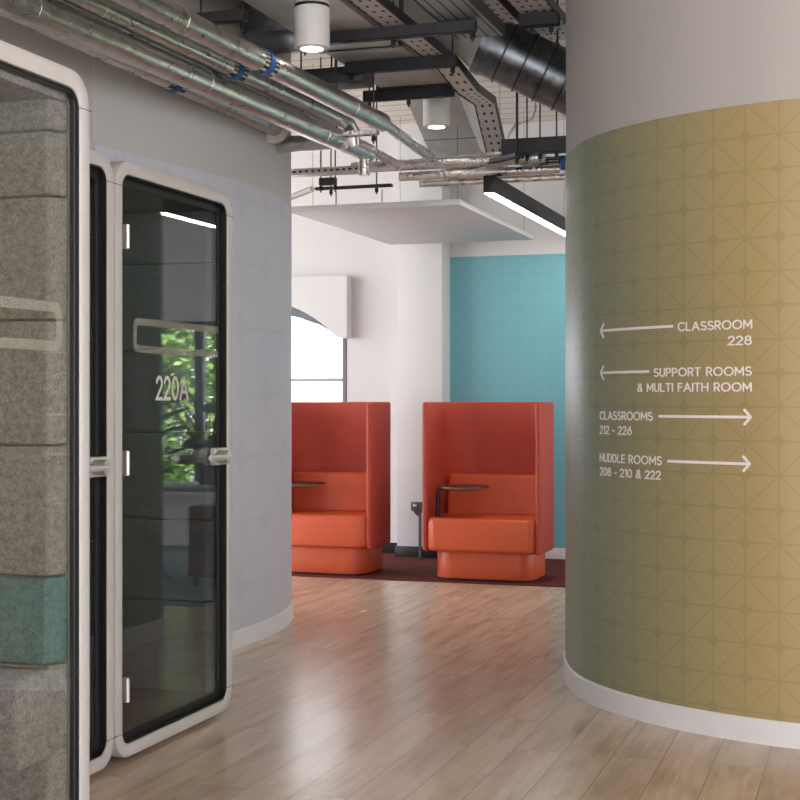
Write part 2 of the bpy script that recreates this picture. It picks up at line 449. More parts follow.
def window(n, w, mull, trans):
    a0, a1, z0, z1 = w; t = .06
    o = struct(orient(link(bpy.data.objects.new('window_%d' % n, None))))
    fr = MB(); y = BW+.06
    fr.box(((a0+a1)/2, y, z0+t/2), (a1-a0, .07, t), .004).box(((a0+a1)/2, y, z1-t/2), (a1-a0, .07, t), .004)
    fr.box((a0+t/2, y, (z0+z1)/2), (t, .07, z1-z0), .004).box((a1-t/2, y, (z0+z1)/2), (t, .07, z1-z0), .004)
    for m_ in mull: fr.box((m_[0], y, (z0+z1)/2), (m_[1], .07, z1-z0), .004)
    fr.done('window_frame', 'winframe', o)
    if trans:
        tb = MB(); tb.box(((a0+a1)/2, y, trans), (a1-a0-.1, .05, .035), .004); tb.done('transom', 'frame', o)
    MB().box(((a0+a1)/2, y+.01, (z0+z1)/2), (a1-a0-.04, .006, z1-z0-.04)).done('pane', 'winglass', o)
    MB().box(((a0+a1)/2, BW-.02, z0-.015), (a1-a0+.1, .16, .03), .005).done('window_sill', 'skirt', o)
    return o
win1 = window(1, w1, [(-5.72, .05)], 1.565)
win2 = window(2, w2, [(.585, .09), (1.9, .06), (3.4, .06)], None)
# arched surround boxed out over the first window
za, zb = 1.94, 2.50; ac, aw, ah = -5.3, .73, .34
e0, e1 = -6.1, -4.487
N_ = 28
arc = [(ac+aw*(1-2*i/N_), za+ah*(1-(1-2*i/N_)**2)) for i in range(N_+1)]
poly = [(e1, za), (e1, zb), (e0, zb), (e0, za)] + arc[::-1]
sd = MB().prism([(x, BW-.13, z) for x, z in poly], (0, .13, 0)).done('arched_surround', 'paint', win1, ang=.4)
arc2 = [(x, za+(z-za)*.68) for x, z in arc]
MB().prism([(x, BW+.02, z) for x, z in arc+arc2[::-1]], (0, .03, 0)).done('arch_head', 'winframe', win1, ang=.4)
MB().box((e0-.4, BW-.03, 2.1), (.8, .02, .5)).done('reveal_panel', 'paint', win1)

# ================================================================ PODS
def rrect(y0, y1, z0, z1, r, x, n=8):
    out = []
    for cy, cz, a in ((y1-r, z1-r, 0), (y0+r, z1-r, 90), (y0+r, z0+r, 180), (y1-r, z0+r, 270)):
        for k in range(n+1):
            t = math.radians(a+90*k/n); out.append((x, cy+r*math.cos(t), cz+r*math.sin(t)))
    return out
def pad(b, y_face, x0, x1, z0, z1, th, cham, bev=.018):
    # upholstered block on the far end wall; its front corner is cut back towards the glass
    poly = [(x0, y_face+th, z0), (x0, y_face, z0), (x1-cham, y_face, z0), (x1, y_face+th*.8, z0), (x1, y_face+th, z0)]
    b.prism(poly, (0, 0, z1-z0), bev, 2)
H = 2.29
def pod(name, label, w, depth, loc, seams, fm, strip_w, recess, gl, teal=None, bench=None, marks=(), door=True):
    p = thing(name, label, 'booth', loc, -AL, 'glass fronted booths along the alcove')
    fw = .053; r = .10; zb = .018
    fr = MB(); fr.ring(rrect(0, w, zb, H, r, -.11), rrect(fw, w-fw, zb+fw, H-fw, r-fw+.005, -.11), (.11, 0, 0), .009)
    fr.done('front_frame', 'frame', p)
    for y_, z_ in ((.0, H-r), (w-fw, H-r), (.0, zb+r), (w-fw, zb+r)):
        MB().box((-.055, y_+fw/2, z_), (.112, fw+.001, .0022)).done('frame_joint', 'charcoal', p)   # where corner and straight rails meet
    MB().ring(rrect(.012, w-.012, zb+.012, H-.012, r-.01, -depth), rrect(.05, w-.05, zb+.06, H-.05, r-.04, -depth), (depth-.10, 0, 0)).done('shell', 'shellext', p)
    MB().prism(rrect(.012, w-.012, zb+.012, H-.012, r-.01, -depth), (.04, 0, 0)).done('back_panel', fm, p)
    i0 = fw; i1 = fw+strip_w; rc = r-fw+.005
    MB().ring(rrect(i0, w-i0, zb+i0, H-i0, rc, -recess-.02), rrect(i0+.005, w-i0-.005, zb+i0+.005, H-i0-.005, rc-.005, -recess-.02), (recess+.014, 0, 0)).ring(
        rrect(i0, w-i0, zb+i0, H-i0, rc, -recess-.018), rrect(i1, w-i1, zb+i1, H-i1, .03, -recess-.018), (.018, 0, 0), .003).done('black_seal', 'black', p)
    MB().box((-recess-.010, w/2, (H+zb)/2), (.010, w-2*i1+.02, H-zb-2*i1+.02)).done('door_glass' if door else 'front_glass', gl, p)
    # interior
    yi = w-.055; x0, x1 = -depth+.05, -recess-.024
    zz = [.10]+list(seams)+[H-.08]
    for i in range(len(zz)-1):
        mm = fm
        if teal and abs(zz[i]-teal) < .01: mm = 'teal'
        q = MB(); extra = .015 if mm == 'teal' else 0.
        pad(q, yi-.075-extra, x0, x1, zz[i]+.002, zz[i+1]-.002, .074+extra, .022, .010)
        q.done('wall_pad', mm, p)
    for i in range(len(zz)-1):
        q = MB(); q.box((x0+.045, (yi-.17+.06)/2, (zz[i]+zz[i+1])/2), (.08, yi-.19-.06, zz[i+1]-zz[i]-.004), .015); q.done('wall_pad', fm, p)
    MB().box(((x0+x1)/2, w/2, H-.07), (x1-x0, w-.12, .03), .005).done('roof_liner', fm, p)
    MB().box(((x0+x1)/2, w/2, .085), (x1-x0, w-.12, .03), .005).done('pod_floor', 'charcoal', p)
    MB().box(((x0+x1)/2, .075, H/2), (x1-x0, .04, H-.2), .005).done('side_lining', fm, p)
    if bench:
        q = MB(); q.box(((x0+x1)/2-.004, yi-.09-bench[1]/2+.04, (bench[0]+.40)/2), (x1-x0-.008, bench[1]+.08, bench[0]-.40), .018, seg=3)
        q.done('bench_seat', fm, p)
    for y0, y1, z0, z1 in marks:
        MB().ring(rrect(y0, y1, z0, z1, .035, -recess-.0045, 6), rrect(y0+.028, y1-.028, z0+.028, z1-.028, .012, -recess-.0045, 6), (.001, 0, 0)).done('glass_marking', 'frost', p)
    for yy in (.12, w-.12):
        for xx in (-.12, -depth+.12): MB().lathe([(.03, 0), (.03, .03), (.02, .05)], 16, (xx, yy, 0)).done('foot', 'black', p)
    return p
def lever_handle(p, y, z, recess):
    k = MB(); k.box((-recess+.008, y-.045, z), (.030, .15, .075), .007); h = k.done('handle_plate', 'steel', p)
    k = MB(); k.tube([(-recess+.01, y-.095, z), (.052, y-.095, z)], .028, 18)
    k.tube([(.044, y-.09, z), (.047, y-.11, z), (.048, y-.27, z)], .0125, 12); k.done('lever', 'steel', h)
def hinge(p, y, z, recess):
    k = MB(); k.box((-.004, y+.012, z), (.02, .022, .095), .004).tube([(.008, y+.004, z-.045), (.008, y+.004, z+.045)], .009, 12); k.done('hinge', 'steel', p)

PA, D2, PW, PB = -2.69, .83, 1.03, 4.75
pod1 = pod('glass_booth', 'nearest white framed booth, grey felt and a teal band inside, cut off at left', 2.2, 1.44, W(-2.085, 3.54-2.2),
           (.655, .895, 1.255, 1.60, 1.94, 2.12), 'felt', .012, .012, 'podglass1', .655, (.645, .15), [(1.30, 2.2-.125, 1.512, 1.645)], False)
pod2 = pod('glass_booth', 'narrow booth between the large front booth and the booth numbered 220A, mostly hidden', PW, D2, W(PA, PB-PW-.008),
           (.5, .855, 1.24, 1.6, 1.98), 'feltdark', .038, .026, 'podglass', None, None, [])
pod3 = pod('glass_booth', 'white framed booth with dark glass door numbered 220A and a steel lever handle', PW, D2, W(PA, PB),
           (.5, .855, 1.24, 1.6, 1.98), 'feltdark', .038, .026, 'podglass', None, None, [(.185, PW-.06, 1.565, 1.70)])
for p in (pod2, pod3):
    lever_handle(p, PW-.052, 1.135, .024)
    for z in (2.0, 1.14, .28): hinge(p, .066, z, .0)

p = thing('booth_chair', 'dark chair standing inside the booth numbered 220A', 'chair', W(PA-.42, PB+.36, .10), -AL)
MB().box((0, 0, .40), (.36, .36, .06), .025).done('seat', 'charcoal', p)
MB().box((-.17, 0, .66), (.05, .36, .30), .02, Matrix.Rotation(math.radians(-8), 4, 'Y')).done('backrest', 'charcoal', p)
MB().tube([(0, 0, .03), (0, 0, .38)], .022, 12).done('stem', 'black', p)
MB().lathe([(.16, 0), (.16, .012), (.03, .03)], 28).done('base', 'black', p)
# ---------------------------------------------------------------- lettering
def arc_(cx, cy, rx, ry, a0, a1, n=14):
    return [(cx+rx*math.cos(math.radians(a0+(a1-a0)*i/n)), cy+ry*math.sin(math.radians(a0+(a1-a0)*i/n))) for i in range(n+1)]
GL = {   # plain round-ended capitals and figures: advance width, strokes (cap height 1)
 'C': (.74, [arc_(.43, .5, .43, .5, 48, 312, 24)]), 'L': (.46, [[(0, 1), (0, 0), (.44, 0)]]),
 'A': (.78, [[(0, 0), (.39, 1)], [(.39, 1), (.78, 0)], [(.14, .33), (.64, .33)]]),
 'S': (.54, [arc_(.27, .75, .25, .25, 40, 250, 14)+arc_(.27, .25, .27, .26, 75, -145, 16)]),
 'R': (.54, [[(0, 0), (0, 1), (.25, 1)]+arc_(.25, .73, .27, .27, 90, -90, 12)+[(0, .46)], [(.24, .46), (.54, 0)]]),
 'O': (.88, [arc_(.44, .5, .44, .5, 0, 360, 36)]), 'M': (.80, [[(0, 0), (.02, 1)], [(.02, 1), (.40, .25)], [(.40, .25), (.78, 1)], [(.78, 1), (.80, 0)]]),
 'U': (.56, [[(0, 1), (0, .28)]+arc_(.28, .28, .28, .28, 180, 360, 14)+[(.56, 1)]]),
 'P': (.52, [[(0, 0), (0, 1), (.24, 1)]+arc_(.24, .72, .28, .28, 90, -90, 12)+[(0, .44)]]),
 'T': (.56, [[(0, 1), (.56, 1)], [(.28, 1), (.28, 0)]]), 'I': (.0, [[(0, 0), (0, 1)]]),
 'F': (.44, [[(.44, 1), (0, 1), (0, 0)], [(0, .53), (.38, .53)]]), 'H': (.64, [[(0, 0), (0, 1)], [(.64, 0), (.64, 1)], [(0, .52), (.64, .52)]]),
 'D': (.60, [[(0, 0), (0, 1), (.16, 1)]+arc_(.16, .5, .44, .5, 90, -90, 16)+[(0, 0)]]),
 'E': (.46, [[(.46, 1), (0, 1), (0, 0), (.46, 0)], [(0, .52), (.42, .52)]]),
 '&': (.64, [[(.64, .0), (.18, .66)]+arc_(.33, .80, .18, .19, 200, -30, 12)+[(.12, .42)]+arc_(.25, .24, .25, .24, 120, 300, 12)+[(.60, .42)]]),
 '-': (.30, [[(0, .42), (.30, .42)]]),
 '0': (.60, [arc_(.30, .5, .30, .5, 0, 360, 30)]), '1': (.22, [[(0, .86), (.2, 1), (.2, 0)]]),
 '2': (.54, [arc_(.27, .72, .26, .28, 165, -25, 14)+[(.0, 0), (.54, 0)]]),
 '6': (.58, [arc_(.29, .31, .29, .31, 0, 360, 24), [(.42, 1), (.06, .46)]]),
 '8': (.56, [arc_(.28, .76, .235, .24, 0, 360, 24), arc_(.28, .27, .28, .27, 0, 360, 24)]),
}
def ribbon(bm, pts, w):
    # stroke of constant width along a polyline, with mitred joints and round ends
    pts = [Vector(p) for p in pts]; pts = [p for i, p in enumerate(pts) if i == 0 or (p-pts[i-1]).length > 1e-5]
    closed = len(pts) > 3 and (pts[0]-pts[-1]).length < 1e-4
    if closed: pts = pts[:-1]
    n = len(pts); L, R = [], []
    for i, p in enumerate(pts):
        d0 = (p-pts[i-1]).normalized() if (i or closed) else None; d1 = (pts[(i+1) % n]-p).normalized() if (i < n-1 or closed) else None
        d0 = d0 or d1; d1 = d1 or d0; t = (d0+d1).normalized() if (d0+d1).length > .2 else d1
        k = 1/max(.45, t.dot(d1)); o = Vector((-t.y, t.x))*w/2*k
        L.append(bm.verts.new((p.x+o.x, p.y+o.y, 0))); R.append(bm.verts.new((p.x-o.x, p.y-o.y, 0)))
    for i in range(n if closed else n-1):
        j = (i+1) % n; bm.faces.new((L[i], R[i], R[j], L[j]))
    if not closed:
        for e, a, b_ in ((0, L[0], R[0]), (n-1, R[-1], L[-1])):
            c = pts[e]; v = a.co.to_2d()-c; a0 = math.atan2(v.y, v.x); arc = [a]+[bm.verts.new((c.x+w/2*math.cos(a0+math.pi*q/6), c.y+w/2*math.sin(a0+math.pi*q/6), 0)) for q in range(1, 6)]+[b_]
            bm.faces.new(arc[::-1])
def text_words(txt, wt=.155, sp=.25, word=.66):      # one mesh per word; x runs 0..1 over the whole line
    x = 0.; out = []
    for wd in txt.split(' '):
        bm = bmesh.new()
        for ch in wd:
            aw_, st = GL[ch]
            for q in st: ribbon(bm, [(x+px_, wt/2+py_*(1-wt)) for px_, py_ in q], wt)
            x += aw_+sp
        out.append(bm); x += word-sp+.08
    tot = x-word-.08
    for bm in out:
        for v in bm.verts: v.co.x /= tot
    return out
def thicken(bm, d):
    r = bmesh.ops.extrude_face_region(bm, geom=bm.faces[:])
    return [v for v in r['geom'] if isinstance(v, bmesh.types.BMVert)]
cN = normals(colpath, 1)
def col_pt(s, z, off):
    s = min(max(s, 0), cs[-1]-1e-4); i = max(j for j in range(len(cs)) if cs[j] <= s); i = min(i, len(cs)-2)
    k = (s-cs[i])/(cs[i+1]-cs[i]); p = colpath[i].lerp(colpath[i+1], k); n = cN[i].lerp(cN[i+1], k).normalized()
    return Vector((p.x+n.x*off, p.y+n.y*off, z))
def wrap(bm, name, parent):                      # bm x = arc length, y = height, z = stand-off
    for v in bm.verts: v.co = col_pt(v.co.x, v.co.y, .004+v.co.z)
    for v in bm.verts: v.co -= parent.location
    bmesh.ops.recalc_face_normals(bm, faces=bm.faces)
    b = MB(); b.bm.free(); b.bm = bm; return b.done(name, 'sign', parent, smooth=False)
def sign_text(txt, px0, px1, zb, cap, parent):
    s0, s1 = on_col(px0)[0], on_col(px1)[0]
    for bm in text_words(txt):
        for v in bm.verts: v.co.x = s0+(s1-s0)*v.co.x; v.co.y = zb+cap*v.co.y
        for v in thicken(bm, 0): v.co.z += .0015
        wrap(bm, 'lettering', parent)
def sign_arrow(px0, px1, z, left, parent, th=.0115, hd=.030):
    s0, s1 = on_col(px0)[0], on_col(px1)[0]; bm = bmesh.new()
    tip, tail = (s0, s1) if left else (s1, s0); d = 1 if tail > tip else -1
    def seg(ax, ay, bx, by, n):
        L = math.hypot(bx-ax, by-ay); nx, ny = -(by-ay)/L*th/2, (bx-ax)/L*th/2; prev = None
        for i in range(n+1):
            x, y = ax+(bx-ax)*i/n, ay+(by-ay)*i/n
            cur = (bm.verts.new((x+nx, y+ny, 0)), bm.verts.new((x-nx, y-ny, 0)))
            if prev: bm.faces.new((prev[0], prev[1], cur[1], cur[0]))
            prev = cur
        for cx, cy, sg in ((ax, ay, -1), (bx, by, 1)):
            c = bm.verts.new((cx, cy, 0)); a0 = math.atan2(ny, nx); pts = []
            for q in range(7):
                t = a0 - sg*math.pi*q/6
                pts.append(bm.verts.new((cx+th/2*math.cos(t), cy+th/2*math.sin(t), 0)))
            for q in range(6): bm.faces.new((c, pts[q], pts[q+1]))
    seg(tip+d*.004, z, tail-d*th/2, z, 14); seg(tip+d*.004, z, tip+d*hd, z+hd*.95, 3); seg(tip+d*.004, z, tip+d*hd, z-hd*.95, 3)
    for v in thicken(bm, 0): v.co.z += .0012
    return wrap(bm, 'arrow', parent)
def entry(label, px, z): 
    s, Y = on_col(px); q = col_pt(s, z, .004)
    return thing('wall_sign', label, 'sign', q, 0, 'white direction lettering on the curved wall')
e = entry('white lettering CLASSROOM 228 with an arrow pointing left, topmost on the ochre wall', 676, 1.65)
sign_text('CLASSROOM', 679, 752, 1.667, .039, e); sign_text('228', 729, 751.5, 1.602, .039, e); sign_arrow(601, 674, 1.690, True, e)
e = entry('white lettering SUPPORT ROOMS & MULTI FAITH ROOM with a left arrow on the ochre wall', 676, 1.45)
sign_text('SUPPORT ROOMS', 655, 751.5, 1.478, .038, e); sign_text('& MULTI FAITH ROOM', 638.5, 751.5, 1.414, .038, e); sign_arrow(601, 650, 1.502, True, e)
e = entry('white lettering CLASSROOMS 212 - 226 with an arrow pointing right on the ochre wall', 676, 1.27)
sign_text('CLASSROOMS', 601, 653, 1.291, .039, e); sign_text('212 - 226', 601, 632, 1.227, .039, e); sign_arrow(659, 752, 1.311, False, e)
e = entry('white lettering HUDDLE ROOMS 208 - 210 & 222 with a right arrow, lowest on the ochre wall', 676, 1.08)
sign_text('HUDDLE ROOMS', 601, 662, 1.103, .039, e); sign_text('208 - 210 & 222', 601, 661, 1.041, .039, e); sign_arrow(668, 751, 1.122, False, e)
# door number
def pod_y(px, a):                                  # where a sight line meets the plane across = a
    t = (px-400)/F; Y = a/(t*CA-SA); return AB((t*Y, Y))[1]-PB
bm = text_words('220A', .15)[0]; y0, y1 = pod_y(156.5, PA-.03), pod_y(187.5, PA-.03)
for v in bm.verts: v.co = Vector((0, y0+(y1-y0)*v.co.x, 1.378+.10*v.co.y))
for v in thicken(bm, 0): v.co.x += .002
for v in bm.verts: v.co.x += -.0305
bmesh.ops.recalc_face_normals(bm, faces=bm.faces)
b = MB(); b.bm.free(); b.bm = bm; b.done('door_number', 'mark', pod3, smooth=False)

# ================================================================ CHAIRS
def upath(hw, y0, y1, r, n=8):
    out = [(-hw, y0)]
    for k in range(n+1): t = math.radians(180-90*k/n); out.append((-hw+r+r*math.cos(t), y1-r+r*math.sin(t)))
    for k in range(n+1): t = math.radians(90-90*k/n); out.append((hw-r+r*math.cos(t), y1-r+r*math.sin(t)))
    return out+[(hw, y0)]
def rplan(hw, y0, y1, rf, rb, z, n=6):
    out = []
    for cx, cy, r, a in ((hw-rf, y0+rf, rf, 270), (hw-rb, y1-rb, rb, 0), (-hw+rb, y1-rb, rb, 90), (-hw+rf, y0+rf, rf, 180)):
        for k in range(n+1): t = math.radians(a+90*k/n); out.append((cx+r*math.cos(t), cy+r*math.sin(t), z))
    return out
def chair(label, a, bb):
    p = thing('high_back_chair', label, 'armchair', W(a, bb), -AL, 'orange high backed chairs with tablets')
    O = upath(.465, .0, .67, .26); I = upath(.418, .0, .62, .215)
    MB().prism([(x, y, .222) for x, y in O+I[::-1]], (0, 0, 1.365-.222), .016, 3).done('high_back_shell', 'orangesh', p)
    for x in (-.4415, .4415): MB().tube([(x, .0, .24), (x, .0, 1.35)], .021, 12).done('piping', 'orangesh', p)
    MB().prism(rplan(.430, -.05, .60, .09, .15, .228), (0, 0, .255), .035, 4).done('seat', 'orange', p)
    MB().box((0, .51, .62), (.78, .18, .34), .035, Matrix.Rotation(math.radians(-7), 4, 'X'), 4).done('back_cushion', 'orange', p)
    MB().prism(rplan(.392, .035, .60, .15, .16, .018), (0, 0, .225), .008, 2).done('plinth', 'orange', p)
    MB().prism(rplan(.36, .065, .57, .12, .13, 0), (0, 0, .03)).done('recessed_base', 'black', p)
    t = MB(); t.lathe([(.0, 0), (.165, 0), (.185, .010), (.187, .016)], 40, (-.155, .10, .700), True).done('tablet', 'wood', p)
    k = t.bm if False else None
    tb = [c for c in p.children if c.name.startswith('tablet')][0]
    MB().lathe([(.187, .0), (.187, .005), (.183, .008), (.0, .008)], 40, (-.155, .10, .716)).done('tablet_top', 'walnut', tb)
    MB().tube([(-.355, .06, .46), (-.355, .06, .675), (-.35, .062, .695), (-.335, .066, .706), (-.30, .07, .706)], .017, 12).box((-.20, .085, .694), (.24, .06, .014), .004).done('tablet_arm', 'black', tb)
    return p
ch1 = chair('orange high backed tablet chair in front of the teal wall, whole chair in view', -2.812, 10.45)
ch2 = copy_tree(ch1); ch2.location = W(-4.15, 10.45); ch2['label'] = 'orange high backed tablet chair under the window, cut off by the curved left wall'

c = orient(MB().box((-5.53, (10.37+BW-.02)/2, .003), (8.54, BW-.02-10.37, .006)).done('carpet', 'carpet')); tag(c, 'maroon carpet strip under the orange chairs', 'carpet')
c = orient(MB().box((1.94, (8.63+BW-.02)/2, .003), (6.38, BW-.02-8.63, .006)).done('carpet', 'carpet2')); tag(c, 'slate grey carpet by the far right window, seen in the booth door', 'carpet')

# power post against the pier
p = thing('power_post', 'slim grey power post with a socket box against the white pier', 'power post', at(420, 557, .006) and W(*AB(at(420, 558.5, .006)), .006), -AL)
MB().tube([(0, 0, 0), (0, 0, .46)], .013, 12).done('post', 'charcoal', p)
MB().box((-.025, 0, .452), (.10, .07, .075), .008).prism([(-.06, -.03, .415), (.02, -.03, .415), (.0, -.03, .37), (-.02, -.03, .37)], (0, .06, 0), .004).done('socket_box', 'winframe', p)
MB().box((-.035, -.036, .462), (.03, .004, .02), .001).done('socket', 'white', p)
MB().lathe([(.045, 0), (.045, .006), (.015, .012)], 20).done('base_plate', 'charcoal', p)
MB().tube([(.006, -.014, .40), (.012, -.02, .3), (.006, -.018, .26), (.012, -.02, .12), (.01, -.02, .01)], .005, 8).done('cable', 'winframe', p)

# ================================================================ CEILING: suspended panel, lights
p = thing('ceiling_raft', 'large white acoustic panel hung over the orange chairs', 'ceiling panel', W(-3.325, 10.57, 2.72), -AL)
MB().box((0, 0, .02), (1.27, 2.26, .04), .004).done('panel', 'paint', p)
for sx in (-.5, .58):
    for sy in (-1.0, 1.0): MB().tube([(sx, sy, .04), (sx, sy, CEIL-2.72)], .0015, 6).done('hanging_wire', 'charcoal', p)

def linear_light(a, b0, b1, z, label):
    p = thing('linear_light', label, 'light', W(a, (b0+b1)/2, z), -AL); L = b1-b0
    MB().box((0, 0, .06), (.075, L, .115), .004).done('housing', 'black', p)
    MB().box((0, 0, .0015), (.062, L-.02, .006), .001).done('diffuser', 'lamp', p)
    for s in (-1, 1): MB().tube([(0, s*(L/2-.3), .115), (0, s*(L/2-.3), CEIL-z)], .0015, 6).done('hanging_wire', 'charcoal', p)
    return p
linear_light(-.5, 8.7, 11.6, 2.75, 'black linear lamp behind the ochre wall, mirrored in the door numbered 220A')
linear_light(-2.415, 9.17, 11.9, 2.75, 'black linear lamp with a glowing white underside hung before the teal wall')

def downlight(x, y, z, r, hgt, label):
    p = thing('downlight', label, 'light', (x, y, z), 0, 'white cylinder downlights')
    MB().lathe([(r-.006, 0), (r, .004), (r, hgt), (r-.004, hgt+.004)], 40).done('lamp_body', 'white', p)
    MB().lathe([(r*.96, hgt+.004), (r*.96, hgt+.018)], 40).done('shadow_ring', 'black', p)
    MB().lathe([(r*.99, hgt+.018), (r*.99, CEIL-z)], 40).done('ceiling_sleeve', 'paintg', p)
    MB().lathe([(r*.62, -.002), (r*.62, .004)], 32).done('lamp_lens', 'spot', p)
    l = bpy.data.lights.new('spot', 'SPOT'); l.energy = 16; l.spot_size = math.radians(80); l.spot_blend = .6; l.color = (1, .93, .84); l.shadow_soft_size = r*.5
    o = link(bpy.data.objects.new('lamp_beam', l), p); o.location = (0, 0, -.01)
    return p
dp = at(312, 49, 3.135); downlight(dp.x, dp.y, 3.135, .09, .20, 'nearer white cylinder downlight, top left of centre')
dp = at(436.5, 127, 3.20); downlight(dp.x, dp.y, 3.20, .09, .225, 'farther white cylinder downlight in front of the sloped grey duct')

# ================================================================ CEILING: pipes and ducts
def where(p0, p1, px):                             # share of the run at which a pipe passes a given bearing
    t = (px-400)/F; a = p0.x-t*p0.y; b_ = p1.x-t*p1.y; return a/(a-b_)
def pipe(label, p0, p1, r, m='foil', bands=(), ends=None, extra=(), name='insulated_pipe', group='silver insulated pipes', laps=0):
    p0, p1 = Vector(p0), Vector(p1); mid = (p0+p1)/2
    p = thing(name, label, 'pipe', mid, 0, group)
    k = MB(); d = (p1-p0); L = d.length; n = max(8, int(L/.12)); pts = []; rad = []
    for i in range(n+1):
        pts.append(p0-mid+d*i/n); rad.append(r*(1+random.uniform(-.02, .02)))
    k.tube(pts, r, 20, True, rad); k.done('jacket', m, p)
    for t in [(i+.5)/laps for i in range(laps)]:                     # lap joints
        c = p0-mid+d*t; u = d.normalized(); MB().tube([c-u*.012, c+u*.012], r*1.035, 20).done('lap_joint', m, p)
    for t in bands:
        c = p0-mid+d*t; u = d.normalized()
        MB().tube([c-u*.075, c-u*.03], r*1.04, 20).done('printed_strap', 'dash', p); MB().tube([c+u*.03, c+u*.075], r*1.04, 20).done('printed_strap', 'dash', p)
        MB().tube([c-u*.022, c+u*.022], r*1.12, 20).done('blue_strap', 'blue', p)
        MB().tube([c-u*.075, c+u*.075], r*1.02, 20).done('strap_backing', 'black', p)
    for q in extra: MB().tube([Vector(v)-mid for v in q[0]], q[1], 16).done(q[3], q[2], p)
    return p
t = NT('black_white_print'); t.set(Roughness=.4)
c_ = t.coord(); w_ = t.add('ShaderNodeTexWave'); w_.inputs['Scale'].default_value = 16; w_.wave_type = 'BANDS'; w_.bands_direction = 'Z'; t.link(c_, w_.inputs[0])
t.link(t.mix(t.math('GREATER_THAN', w_.outputs['Fac'], .62), lin((25, 25, 27)), lin((190, 188, 170))), t.b.inputs['Base Color']); M['dash'] = t.m

hz = 3.02
def ext(p, q, k):                                 # run a pipe on towards the camera beyond the frame
    return p + (p-q)*k
A0, A1 = at(180, 20, hz), at(382, 122.5, hz)
pA = pipe('topmost silver pipe of the rack with a blue strap near its middle', ext(A0, A1, 2.6), A1, .056, bands=(where(ext(A0, A1, 2.6), A1, 263),), laps=9,
          extra=[([A1, at(432, 158, 2.98)], .034, 'foil2', 'bare_run')])
B0, B1 = at(180, 44, hz), at(340, 119, hz)
pB = pipe('second silver pipe of the rack, blue strap just left of the top pipe strap', ext(B0, B1, 2.6), B1, .044, bands=(where(ext(B0, B1, 2.6), B1, 234),), laps=4,
          extra=[([B1, B1+(B1-B0).normalized()*.12, B1+(B1-B0).normalized()*.19+Vector((0, 0, -.04)), B1+(B1-B0).normalized()*.21+Vector((0, 0, -.12))], .042, 'foil', 'elbow')])
E0, E1 = at(180, 57, hz+.02), at(330, 128, hz+.02)
pE = pipe('thin silver pipe with a small strap, half hidden in the middle of the rack', ext(E0, E1, 2.6), E1, .032, bands=(where(ext(E0, E1, 2.6), E1, 210),), laps=3,
          extra=[([E1, at(400, 166, 3.0)], .03, 'foil2', 'bare_run')])
C0, C1 = at(180, 72, hz-.10), at(368, 153, hz-.10)
pC = pipe('large crinkled silver pipe, longest of the rack, ending over the raft', ext(C0, C1, 2.6), C1, .060, 'foil', laps=6,
          extra=[([C1-(C1-C0).normalized()*.06, C1-(C1-C0).normalized()*.06+Vector((0, 0, -.15))], .034, 'foil2', 'drop_leg')])
D0, D1 = at(125, 59, hz-.03), at(276, 128, hz-.05)
pD = pipe('lowest silver pipe of the rack, running into the curved left wall', ext(D0, D1, 2.0), D1, .05, bands=(where(ext(D0, D1, 2.0), D1, 173),), laps=4)
MB().lathe([(.095, -.02), (.085, .012), (.05, .02)], 20, (0, 0, 0)).done('wall_patch', 'plast', pD)
wp_ = [c for c in pD.children if c.name.startswith('wall_patch')][0]; wp_.location = D1-pD.location-(D1-D0).normalized()*.0; wp_.rotation_euler = (D1-D0).to_track_quat('Z', 'Y').to_euler()

# pipes across the hall over the suspended panel
def cross(label, x0, y0, x1, r, h, m='foil2', bands=(), laps=3, dx=None):
    p = at(x0, y0, h); a, bb = AB(p); q0 = W(a, bb, h); a1 = a
    t = (x1-400)/F; Y = bb/(SA*t+CA); a1 = AB((t*Y, Y))[0]
    return pipe(label, q0, W(a1, bb, h), r, m, bands, laps=laps)
cross('silver pipe crossing out of the curved left wall below the rack', 242, 147, 345, .048, 2.91, 'foil', laps=1)
cross('upper foil pipe crossing above the hung white panel', 352, 168, 545, .038, 3.0, 'foil2', laps=4)
cross('middle foil pipe crossing above the hung white panel', 400, 177, 560, .030, 2.92, 'foil2', laps=4)
cross('lowest thin foil pipe crossing above the hung white panel', 420, 184, 575, .022, 2.88, 'foil2', laps=3)
cross('strapped foil pipe disappearing behind the ochre wall', 522, 165, 600, .045, 3.0, 'foil2', bands=(.30, .55), laps=0)
k = pipe('crumpled bright foil elbow above the black linear lamp', at(487, 172, 2.98), at(506, 170, 2.98), .04, 'foil2')

def hanger_rail(label, q0, q1, rods, h=.05, dp=.045, group='dark support channels', nuts=True, m='iron'):
    q0, q1 = Vector(q0), Vector(q1); mid = (q0+q1)/2; d = q1-q0; L = math.hypot(d.x, d.y)
    p = thing('support_channel', label, 'support channel', mid, math.atan2(d.y, d.x), group)
    k = MB(); w = .006
    k.box((0, 0, -h/2+w/2), (L, dp, w)); k.box((0, -dp/2+w/2, 0), (L, w, h)); k.box((0, dp/2-w/2, 0), (L, w, h)); k.done('channel', m, p)
    n = min(14, max(2, int(L/.10))); sl = None
    for i in range(n):
        if sl is None: sl = MB().box((0, 0, -h/2-.0005), (.045, .012, .002)).done('slot', 'black', p)
        else: c_ = sl.copy(); link(c_, p)
        (sl if i == 0 else c_).location = (-L/2+(i+.5)*L/n, 0, 0)
    for t in rods:
        x = (t-.5)*L
        MB().tube([(x, 0, -h/2-.05), (x, 0, CEIL-mid.z)], .0055, 8).done('threaded_rod', 'charcoal', p)
        MB().lathe([(.014, 0), (.014, .03)], 6, (x, 0, -h/2-.035)).done('nut', 'black', p)
    return p
